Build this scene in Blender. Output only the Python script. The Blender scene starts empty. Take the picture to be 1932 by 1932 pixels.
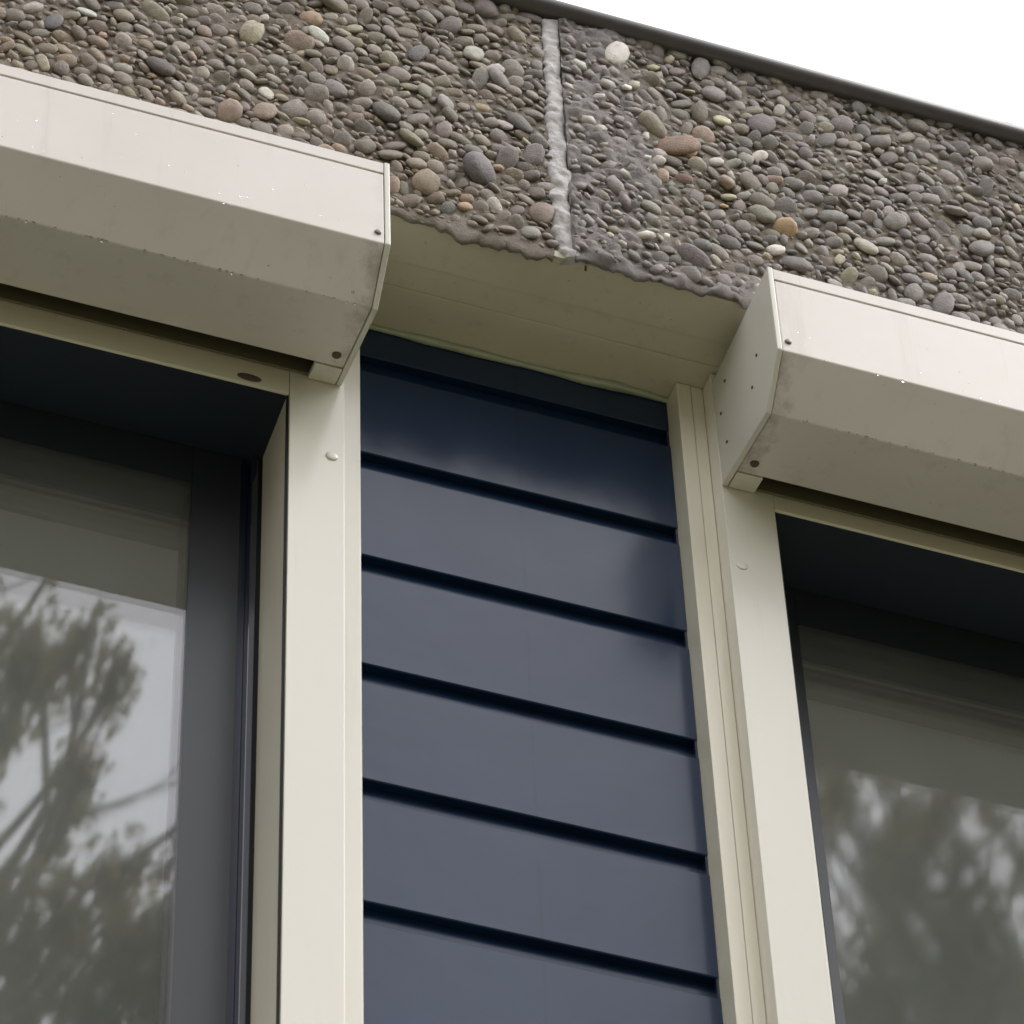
import bpy, bmesh, math, random
import numpy as np
from mathutils import Vector, Matrix

SC = bpy.context.scene
COL = SC.collection
random.seed(7)
NP = np.random.default_rng(11)

# ------------------------------------------------------------------ camera
cam_data = bpy.data.cameras.new('camera')
cam = bpy.data.objects.new('camera', cam_data)
COL.objects.link(cam)
cam_data.sensor_width = 36.0
cam_data.lens = 36.0 * 8110.68 / 1932.0
cam_data.clip_start = 0.05
cam_data.clip_end = 2000.0
CAM = Vector((-0.97705, -2.93759, -4.04375))
R = ((0.945389, -0.324553, -0.030086), (-0.228697, -0.726263, 0.648259), (-0.232245, -0.605976, -0.760825))
m4 = Matrix(((R[0][0], R[1][0], R[2][0], CAM.x), (R[0][1], R[1][1], R[2][1], CAM.y),
             (R[0][2], R[1][2], R[2][2], CAM.z), (0, 0, 0, 1)))
cam.matrix_world = m4
SC.camera = cam
cam_data.dof.use_dof = True
cam_data.dof.focus_distance = 5.15
cam_data.dof.aperture_fstop = 19.0

# ------------------------------------------------------------------ sky, sun, exposure (overcast)
SUN_EL, SUN_AZ = 50.0, 116.0          # high, in front of the facade, behind cloud
world = bpy.data.worlds.new('World')
SC.world = world
world.use_nodes = True
wn, wl = world.node_tree.nodes, world.node_tree.links
wn.clear()
sky = wn.new('ShaderNodeTexSky')
sky.sky_type = 'NISHITA'
sky.sun_disc = False
sky.sun_elevation = math.radians(SUN_EL)
sky.sun_rotation = math.radians(SUN_AZ)
sky.air_density = 1.0
sky.dust_density = 4.0
hs = wn.new('ShaderNodeHueSaturation')
hs.inputs['Saturation'].default_value = 0.10
cloud = wn.new('ShaderNodeMix')
cloud.data_type = 'RGBA'
cloud.inputs[0].default_value = 0.75
cloud.inputs[7].default_value = (13.75, 13.65, 14.2, 1)     # the even cloud deck
bg = wn.new('ShaderNodeBackground')
bg.inputs['Strength'].default_value = 0.11
out = wn.new('ShaderNodeOutputWorld')
wl.new(sky.outputs[0], hs.inputs['Color'])
wl.new(hs.outputs[0], cloud.inputs[6])
wl.new(cloud.outputs[2], bg.inputs[0])
wl.new(bg.outputs[0], out.inputs[0])

sun_data = bpy.data.lights.new('sun', 'SUN')
sun_data.energy = 1.0
sun_data.angle = math.radians(30)
sun_data.color = (1.0, 0.97, 0.93)
sun = bpy.data.objects.new('sun', sun_data)
COL.objects.link(sun)
el, az = math.radians(SUN_EL), math.radians(SUN_AZ)
sdir = Vector((math.sin(az) * math.cos(el), math.cos(az) * math.cos(el), math.sin(el)))
sun.rotation_euler = sdir.to_track_quat('Z', 'Y').to_euler()
sun.location = (0, -4, 12)

SC.view_settings.view_transform = 'Standard'
SC.view_settings.look = 'None'
SC.view_settings.exposure = 0.73
SC.view_settings.gamma = 1.0
SC.view_settings.use_curve_mapping = False
SC.cycles.max_bounces = 10
SC.cycles.transparent_max_bounces = 16

# ------------------------------------------------------------------ helpers
def tag(o, label=None, cat=None, group=None, kind=None):
    if label: o['label'] = label
    if cat: o['category'] = cat
    if group: o['group'] = group
    if kind: o['kind'] = kind
    return o

def empty(name, loc, label, cat, group=None):
    o = bpy.data.objects.new(name, None)
    o.location = loc
    o.empty_display_size = 0.05
    COL.objects.link(o)
    return tag(o, label, cat, group)

def origin_of(p):
    v = Vector((0, 0, 0))
    while p is not None:
        v += p.location
        p = p.parent
    return v

def obj(name, verts, faces, mat, parent=None, smooth=False, bevel=0.0, seg=2, loc=None):
    """one mesh object; verts are world coordinates"""
    po = origin_of(parent)
    lo = Vector(loc) if loc is not None else po.copy()
    me = bpy.data.meshes.new(name)
    me.from_pydata([(v[0] - lo.x, v[1] - lo.y, v[2] - lo.z) for v in verts], [], faces)
    if bevel > 0:
        bm = bmesh.new()
        bm.from_mesh(me)
        bmesh.ops.recalc_face_normals(bm, faces=bm.faces)
        ed = [e for e in bm.edges if len(e.link_faces) == 2 and e.calc_face_angle() > 0.35]
        bmesh.ops.bevel(bm, geom=ed, offset=bevel, segments=seg, profile=0.5, affect='EDGES', clamp_overlap=True)
        bm.to_mesh(me)
        bm.free()
    else:
        bm = bmesh.new()
        bm.from_mesh(me)
        bmesh.ops.recalc_face_normals(bm, faces=bm.faces)
        bm.to_mesh(me)
        bm.free()
    me.materials.append(mat)
    if smooth:
        me.polygons.foreach_set('use_smooth', [True] * len(me.polygons))
    o = bpy.data.objects.new(name, me)
    COL.objects.link(o)
    if parent is not None:
        o.parent = parent
    o.location = lo - po
    return o

def box_vf(x0, x1, y0, y1, z0, z1):
    v = [(x0, y0, z0), (x1, y0, z0), (x1, y1, z0), (x0, y1, z0), (x0, y0, z1), (x1, y0, z1), (x1, y1, z1), (x0, y1, z1)]
    f = [(0, 3, 2, 1), (4, 5, 6, 7), (0, 1, 5, 4), (1, 2, 6, 5), (2, 3, 7, 6), (3, 0, 4, 7)]
    return v, f

def box(name, x0, x1, y0, y1, z0, z1, mat, parent=None, bevel=0.0):
    v, f = box_vf(x0, x1, y0, y1, z0, z1)
    return obj(name, v, f, mat, parent, bevel=bevel)

def extrude(name, prof, x0, x1, mat, parent=None, bevel=0.0, smooth=False, nseg=1, wob=0.0):
    """closed (y, z) profile swept along X"""
    n = len(prof)
    v, f = [], []
    for i in range(nseg + 1):
        x = x0 + (x1 - x0) * i / nseg
        dy = wob * math.sin(i * 2.1 + x0) if 0 < i < nseg else 0
        v += [(x, y + dy, z) for (y, z) in prof]
    for i in range(nseg):
        for j in range(n):
            a, b = i * n + j, i * n + (j + 1) % n
            f.append((a, b, b + n, a + n))
    f.append(tuple(range(n - 1, -1, -1)))
    f.append(tuple(nseg * n + j for j in range(n)))
    return obj(name, v, f, mat, parent, bevel=bevel, smooth=smooth)

def disc(name, c, axis, r, h, mat, parent, seg=14, dome=0.5, sx=1.0):
    """small domed button: centre on the surface, axis outward"""
    ax = Vector(axis).normalized()
    u = Vector((1, 0, 0)) if abs(ax.x) < 0.8 else Vector((0, 1, 0))
    u = (u - ax * u.dot(ax)).normalized()
    w = ax.cross(u)
    c = Vector(c)
    rings = [(1.0, -0.2), (1.0, 0.35), (0.85, 0.7), (0.5, 0.7 + 0.3 * dome)]
    v, f = [], []
    for (rr, hh) in rings:
        for k in range(seg):
            t = 2 * math.pi * k / seg
            v.append(c + u * (math.cos(t) * r * rr * sx) + w * (math.sin(t) * r * rr) + ax * (h * hh))
    v.append(c + ax * h * (0.7 + 0.4 * dome))
    for i in range(len(rings) - 1):
        for k in range(seg):
            a, b = i * seg + k, i * seg + (k + 1) % seg
            f.append((a, b, b + seg, a + seg))
    t = (len(rings) - 1) * seg
    for k in range(seg):
        f.append((t + k, t + (k + 1) % seg, len(v) - 1))
    return obj(name, v, f, mat, parent, smooth=True)

def vnoise(x, z, freq, seed=0):
    """smooth value noise on arrays, about -1..1"""
    rs = np.random.default_rng(seed)
    t = rs.uniform(-1, 1, (256, 256))
    x = np.asarray(x) * freq + 1000.0
    z = np.asarray(z) * freq + 1000.0
    xi, zi = np.floor(x).astype(int), np.floor(z).astype(int)
    fx, fz = x - xi, z - zi
    fx, fz = fx * fx * (3 - 2 * fx), fz * fz * (3 - 2 * fz)
    g = lambda a, b: t[a % 256, b % 256]
    return (g(xi, zi) * (1 - fx) + g(xi + 1, zi) * fx) * (1 - fz) + (g(xi, zi + 1) * (1 - fx) + g(xi + 1, zi + 1) * fx) * fz

# ------------------------------------------------------------------ materials
def new_mat(name):
    m = bpy.data.materials.new(name)
    m.use_nodes = True
    nt = m.node_tree
    return m, nt, nt.nodes, nt.links, nt.nodes['Principled BSDF']

def noise(nt, scale, detail=4, rough=0.6, coord='Object', vec=None, mscale=None):
    tc = nt.nodes.new('ShaderNodeTexCoord')
    n = nt.nodes.new('ShaderNodeTexNoise')
    n.inputs['Scale'].default_value = scale
    n.inputs['Detail'].default_value = detail
    n.inputs['Roughness'].default_value = rough
    src = vec if vec is not None else tc.outputs[coord]
    if mscale:
        mp = nt.nodes.new('ShaderNodeMapping')
        mp.inputs['Scale'].default_value = mscale
        nt.links.new(src, mp.inputs['Vector'])
        src = mp.outputs[0]
    nt.links.new(src, n.inputs['Vector'])
    return n.outputs['Fac']

def ramp(nt, fac, stops):
    r = nt.nodes.new('ShaderNodeValToRGB')
    e = r.color_ramp.elements
    e[0].position, e[0].color = stops[0][0], (*stops[0][1], 1)
    e[1].position, e[1].color = stops[-1][0], (*stops[-1][1], 1)
    for p, c in stops[1:-1]:
        k = e.new(p)
        k.color = (*c, 1)
    nt.links.new(fac, r.inputs[0])
    return r.outputs[0]

def mixc(nt, fac, a, b, mode='MIX'):
    m = nt.nodes.new('ShaderNodeMix')
    m.data_type = 'RGBA'
    m.blend_type = mode
    for sock, val in ((m.inputs[0], fac), (m.inputs[6], a), (m.inputs[7], b)):
        if isinstance(val, (int, float)): sock.default_value = val
        elif isinstance(val, tuple): sock.default_value = (*val, 1)
        else: nt.links.new(val, sock)
    return m.outputs[2]

def mathn(nt, op, a, b=None, clamp=False):
    m = nt.nodes.new('ShaderNodeMath')
    m.operation = op
    m.use_clamp = clamp
    for sock, val in ((m.inputs[0], a), (m.inputs[1], b)):
        if val is None: continue
        if isinstance(val, (int, float)): sock.default_value = val
        else: nt.links.new(val, sock)
    return m.outputs[0]

def bump(nt, height, strength, dist, bsdf):
    b = nt.nodes.new('ShaderNodeBump')
    b.inputs['Strength'].default_value = strength
    b.inputs['Distance'].default_value = dist
    nt.links.new(height, b.inputs['Height'])
    nt.links.new(b.outputs[0], bsdf.inputs['Normal'])

def paint(name, base, rough, stain=(0.30, 0.27, 0.19), amount=0.35, spec=0.5, seams=None, fine=0.6):
    """painted metal or wood with faint patchy weathering, specks and (optional) grime near x = seam"""
    m, nt, N, L, B = new_mat(name)
    big = noise(nt, 3.0, 5, 0.62, 'Generated' if False else 'Object')
    col = mixc(nt, mathn(nt, 'MULTIPLY', ramp(nt, big, [(0.40, (0, 0, 0)), (0.75, (1, 1, 1))]), amount * 0.30), base, stain)
    sp = ramp(nt, noise(nt, 170.0, 2, 0.5), [(0.735, (0, 0, 0)), (0.78, (1, 1, 1))])
    col = mixc(nt, mathn(nt, 'MULTIPLY', sp, amount * fine), col, (0.16, 0.14, 0.10))
    runs = ramp(nt, noise(nt, 1.0, 5, 0.65, mscale=(38, 38, 2.6)), [(0.56, (0, 0, 0)), (0.78, (1, 1, 1))])
    col = mixc(nt, mathn(nt, 'MULTIPLY', runs, 0.10 + amount * 0.25), col, stain)
    if seams:
        geo = N.new('ShaderNodeNewGeometry')
        sx = N.new('ShaderNodeSeparateXYZ')
        L.new(geo.outputs['Position'], sx.inputs[0])
        tot = None
        for (x, w) in seams:
            dx = mathn(nt, 'ABSOLUTE', mathn(nt, 'SUBTRACT', sx.outputs[0], x))
            k = mathn(nt, 'SUBTRACT', 1.0, mathn(nt, 'DIVIDE', dx, w), True)
            tot = k if tot is None else mathn(nt, 'MAXIMUM', tot, k)
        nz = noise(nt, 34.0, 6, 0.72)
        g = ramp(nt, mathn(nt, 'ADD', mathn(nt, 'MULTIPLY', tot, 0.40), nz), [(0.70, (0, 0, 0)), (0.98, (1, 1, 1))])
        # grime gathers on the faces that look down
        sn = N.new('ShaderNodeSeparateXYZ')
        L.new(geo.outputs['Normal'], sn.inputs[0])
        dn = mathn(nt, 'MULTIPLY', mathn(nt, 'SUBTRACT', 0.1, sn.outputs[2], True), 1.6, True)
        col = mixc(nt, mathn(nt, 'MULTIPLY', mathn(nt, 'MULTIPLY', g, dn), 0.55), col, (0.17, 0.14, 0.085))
    L.new(col, B.inputs['Base Color'])
    B.inputs['Roughness'].default_value = rough
    B.inputs['Specular IOR Level'].default_value = spec
    bump(nt, noise(nt, 14.0, 3, 0.5), 0.02, 0.01, B)
    return m

WHITE = (0.76, 0.725, 0.665)
M_box = paint('shutter_paint', (0.755, 0.708, 0.662), 0.34, seams=[(-0.056, 0.045), (0.416, 0.045)], amount=0.5)
M_cap = paint('end_cap_paint', (0.715, 0.69, 0.61), 0.36, amount=0.25)
M_post = paint('post_paint', (0.81, 0.785, 0.700), 0.21, spec=0.6, amount=0.10, fine=0.25)
M_strip = paint('strip_paint', (0.81, 0.77, 0.635), 0.30, amount=0.15)
M_soffit = paint('soffit_paint', (0.70, 0.655, 0.505), 0.5, amount=0.75, stain=(0.24, 0.24, 0.15))

def cladding_mat():
    m, nt, N, L, B = new_mat('cladding_navy')
    tc = N.new('ShaderNodeTexCoord')
    base = mixc(nt, ramp(nt, noise(nt, 5.0, 4, 0.6), [(0.35, (0, 0, 0)), (0.7, (1, 1, 1))]), (0.004, 0.020, 0.062), (0.007, 0.026, 0.072))
    # dull run marks: stretched along Z
    st = ramp(nt, noise(nt, 1.0, 3, 0.6, mscale=(55, 55, 1.2)), [(0.66, (0, 0, 0)), (0.80, (1, 1, 1))])
    base = mixc(nt, mathn(nt, 'MULTIPLY', st, 0.25), base, (0.03, 0.033, 0.045))
    sp = ramp(nt, noise(nt, 260.0, 2, 0.5), [(0.74, (0, 0, 0)), (0.78, (1, 1, 1))])
    base = mixc(nt, mathn(nt, 'MULTIPLY', sp, 0.20), base, (0.10, 0.10, 0.10))
    # one old run mark down the middle of the boards
    sx = N.new('ShaderNodeSeparateXYZ')
    gp = N.new('ShaderNodeNewGeometry')
    L.new(gp.outputs['Position'], sx.inputs[0])
    dx = mathn(nt, 'ABSOLUTE', mathn(nt, 'SUBTRACT', sx.outputs[0], 0.183))
    run = mathn(nt, 'SUBTRACT', 1.0, mathn(nt, 'DIVIDE', dx, 0.0030), True)
    run = mathn(nt, 'MULTIPLY', run, ramp(nt, noise(nt, 9.0, 3, 0.6), [(0.40, (0, 0, 0)), (0.60, (1, 1, 1))]))
    base = mixc(nt, mathn(nt, 'MULTIPLY', run, 0.45), base, (0.004, 0.006, 0.012))
    L.new(base, B.inputs['Base Color'])
    r = ramp(nt, noise(nt, 7.0, 4, 0.6), [(0.3, (0.18,) * 3), (0.75, (0.25,) * 3)])
    L.new(r, B.inputs['Roughness'])
    B.inputs['Specular IOR Level'].default_value = 0.44
    bump(nt, noise(nt, 9.0, 3, 0.5), 0.10, 0.01, B)
    return m
M_clad = cladding_mat()

def plain(name, col, rough, spec=0.5, metallic=0.0, var=0.0, scale=20):
    m, nt, N, L, B = new_mat(name)
    if var > 0:
        c = mixc(nt, noise(nt, scale, 4, 0.6), tuple(x * (1 - var) for x in col), tuple(min(1, x * (1 + var)) for x in col))
        L.new(c, B.inputs['Base Color'])
    else:
        B.inputs['Base Color'].default_value = (*col, 1)
    B.inputs['Roughness'].default_value = rough
    B.inputs['Specular IOR Level'].default_value = spec
    B.inputs['Metallic'].default_value = metallic
    return m
M_sash = plain('sash_navy', (0.010, 0.018, 0.048), 0.25, 0.55, var=0.2)
M_border = plain('border_reflection_tone', (0.022, 0.028, 0.035), 0.30, 0.5, var=0.15)  # toned to pass for the dim reflection zone round the glass
M_bead = plain('sash_bead_gloss', (0.016, 0.022, 0.050), 0.07, 1.0)
M_lining = plain('head_lining_dark', (0.014, 0.022, 0.034), 0.5, 0.4)
M_gasket = plain('gasket_black', (0.012, 0.012, 0.014), 0.6, 0.3)
M_screw = plain('screw_steel', (0.22, 0.20, 0.17), 0.5, 0.5, 0.4, 0.5, 300)
M_slot = plain('rivet_dark', (0.10, 0.09, 0.07), 0.7, 0.3)
M_dark = plain('slot_dark', (0.18, 0.155, 0.11), 0.8, 0.2)
M_trim = plain('roof_trim_grey', (0.095, 0.090, 0.090), 0.42, 0.5, 0.0, 0.25, 30)
M_room = plain('room_plaster', (0.80, 0.81, 0.78), 0.9, 0.1, var=0.03)
M_conc = plain('concrete_plain', (0.25, 0.235, 0.215), 0.85, 0.3, var=0.3, scale=40)

def glass_mat(name, rough, wavy, wst):
    m, nt, N, L, B = new_mat(name)
    N.remove(B)
    geo = N.new('ShaderNodeNewGeometry')
    ior = N.new('ShaderNodeMix')
    ior.data_type = 'FLOAT'
    ior.inputs[2].default_value = 1.66
    ior.inputs[3].default_value = 1 / 1.66
    L.new(geo.outputs['Backfacing'], ior.inputs[0])
    fr = N.new('ShaderNodeFresnel')
    L.new(ior.outputs[0], fr.inputs['IOR'])
    gl = N.new('ShaderNodeBsdfGlossy')
    gl.inputs['Roughness'].default_value = rough
    gl.inputs['Color'].default_value = (0.98, 0.95, 1.0, 1)
    tr = N.new('ShaderNodeBsdfTransparent')
    tr.inputs['Color'].default_value = (0.93, 0.95, 0.94, 1)
    mx = N.new('ShaderNodeMixShader')
    L.new(fr.outputs[0], mx.inputs[0])
    L.new(tr.outputs[0], mx.inputs[1])
    L.new(gl.outputs[0], mx.inputs[2])
    haze = N.new('ShaderNodeBsdfDiffuse')  # pale diffuse haze mixed in to brighten the dark parts of the glass
    haze.inputs['Color'].default_value = (0.82, 0.82, 0.78, 1)
    mf = N.new('ShaderNodeMixShader')
    fn = ramp(nt, noise(nt, 6.0, 5, 0.65, mscale=(1.5, 1.5, 0.6)), [(0.3, (0.034,) * 3), (0.75, (0.054,) * 3)])
    L.new(fn, mf.inputs[0])
    L.new(mx.outputs[0], mf.inputs[1])
    L.new(haze.outputs[0], mf.inputs[2])
    if wavy:
        n = noise(nt, 1.0, 3, 0.55, mscale=wavy)
        b = N.new('ShaderNodeBump')
        b.inputs['Strength'].default_value = wst
        b.inputs['Distance'].default_value = 0.004
        L.new(n, b.inputs['Height'])
        L.new(b.outputs[0], gl.inputs['Normal'])
    L.new(mf.outputs[0], N['Material Output'].inputs['Surface'])
    return m
M_glassL = glass_mat('window_glass', 0.02, (2.0, 2.0, 7.0), 0.004)
M_glassR = glass_mat('window_glass_wet', 0.03, (34.0, 34.0, 5.0), 0.008)

def pebble_mat(name, source):
    m, nt, N, L, B = new_mat(name)
    if source == 'object':
        oi = N.new('ShaderNodeObjectInfo')
        c = oi.outputs['Color']
    else:
        at = N.new('ShaderNodeAttribute')
        at.attribute_name = 'tint'
        c = at.outputs['Color']
    geo = N.new('ShaderNodeNewGeometry')
    n1 = noise(nt, 95.0, 5, 0.65, vec=geo.outputs['Position'])
    k = ramp(nt, n1, [(0.25, (0.68,) * 3), (0.75, (1.28,) * 3)])
    c = mixc(nt, 1.0, c, k, 'MULTIPLY')
    # mortar film and dirt in patches
    n2 = ramp(nt, noise(nt, 28.0, 5, 0.7, vec=geo.outputs['Position']), [(0.52, (0, 0, 0)), (0.75, (1, 1, 1))])
    c = mixc(nt, mathn(nt, 'MULTIPLY', n2, 0.52), c, (0.235, 0.205, 0.172))
    n3 = ramp(nt, noise(nt, 5.0, 4, 0.6, vec=geo.outputs['Position']), [(0.55, (0, 0, 0)), (0.72, (1, 1, 1))])
    c = mixc(nt, mathn(nt, 'MULTIPLY', n3, 0.20), c, (0.16, 0.155, 0.085))
    L.new(c, B.inputs['Base Color'])
    B.inputs['Roughness'].default_value = 0.62
    B.inputs['Specular IOR Level'].default_value = 0.35
    bump(nt, noise(nt, 420.0, 4, 0.6, vec=geo.outputs['Position']), 0.55, 0.003, B)
    return m
M_peb = pebble_mat('pebble', 'object')
M_pebs = pebble_mat('pebble_small', 'attr')

def mortar_mat():
    m, nt, N, L, B = new_mat('mortar')
    at = N.new('ShaderNodeAttribute')
    at.attribute_name = 'smear'
    geo = N.new('ShaderNodeNewGeometry')
    a = ramp(nt, noise(nt, 55.0, 6, 0.7, vec=geo.outputs['Position']), [(0.3, (0.19, 0.162, 0.130)), (0.7, (0.31, 0.268, 0.220))])
    b = ramp(nt, noise(nt, 38.0, 6, 0.7, vec=geo.outputs['Position']), [(0.3, (0.225, 0.205, 0.198)), (0.7, (0.36, 0.332, 0.322))])
    c = mixc(nt, at.outputs['Fac'], a, b)
    L.new(c, B.inputs['Base Color'])
    B.inputs['Roughness'].default_value = 0.85
    B.inputs['Specular IOR Level'].default_value = 0.25
    bump(nt, noise(nt, 260.0, 6, 0.7, vec=geo.outputs['Position']), 0.8, 0.004, B)
    return m
M_mortar = mortar_mat()

def joint_mat():
    m, nt, N, L, B = new_mat('joint_filler')
    geo = N.new('ShaderNodeNewGeometry')
    c = ramp(nt, noise(nt, 30.0, 6, 0.7, vec=geo.outputs['Position']), [(0.28, (0.44, 0.415, 0.40)), (0.50, (0.60, 0.575, 0.565)), (0.72, (0.68, 0.66, 0.65))])
    L.new(c, B.inputs['Base Color'])
    B.inputs['Roughness'].default_value = 0.8
    bump(nt, noise(nt, 200.0, 6, 0.7, vec=geo.outputs['Position']), 0.7, 0.004, B)
    return m
M_joint = joint_mat()

def ground_mat():
    m, nt, N, L, B = new_mat('paving')
    br = N.new('ShaderNodeTexBrick')
    br.inputs['Scale'].default_value = 3.0
    br.inputs['Color1'].default_value = (0.145, 0.138, 0.078, 1)
    br.inputs['Color2'].default_value = (0.120, 0.114, 0.064, 1)
    br.inputs['Mortar'].default_value = (0.05, 0.046, 0.032, 1)
    tc = N.new('ShaderNodeTexCoord')
    L.new(tc.outputs['Object'], br.inputs['Vector'])
    L.new(mixc(nt, noise(nt, 0.6, 5, 0.6), br.outputs[0], (0.105, 0.110, 0.055)), B.inputs['Base Color'])
    B.inputs['Roughness'].default_value = 0.8
    return m
M_ground = ground_mat()

def leaf_mat(name, c0, c1):
    m, nt, N, L, B = new_mat(name)
    N.remove(B)
    geo = N.new('ShaderNodeNewGeometry')
    c = mixc(nt, geo.outputs['Random Per Island'], c0, c1)
    d = N.new('ShaderNodeBsdfDiffuse')
    t = N.new('ShaderNodeBsdfTranslucent')
    L.new(c, d.inputs[0])
    L.new(mixc(nt, 1.0, c, (1.5, 1.5, 1.1), 'MULTIPLY'), t.inputs[0])
    mx = N.new('ShaderNodeMixShader')
    mx.inputs[0].default_value = 0.5
    L.new(d.outputs[0], mx.inputs[1])
    L.new(t.outputs[0], mx.inputs[2])
    L.new(mx.outputs[0], N['Material Output'].inputs['Surface'])
    return m
M_leafA = leaf_mat('leaf_olive', (0.15, 0.130, 0.098), (0.25, 0.212, 0.168))
M_leafB = leaf_mat('leaf_green', (0.14, 0.122, 0.088), (0.23, 0.198, 0.150))
M_bark = plain('bark', (0.10, 0.085, 0.075), 0.9, 0.2, var=0.3, scale=6)

def drop_mat():
    m, nt, N, L, B = new_mat('water_drop')
    B.inputs['Base Color'].default_value = (1, 1, 1, 1)
    B.inputs['Roughness'].default_value = 0.22
    B.inputs['IOR'].default_value = 1.33
    B.inputs['Transmission Weight'].default_value = 1.0
    return m
M_drop = drop_mat()

# ------------------------------------------------------------------ setting: ground
GZ = -5.65
g = obj('ground', [(-300, -300, GZ), (300, -300, GZ), (300, 300, GZ), (-300, 300, GZ)], [(0, 1, 2, 3)], M_ground)
tag(g, kind='structure')

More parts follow.
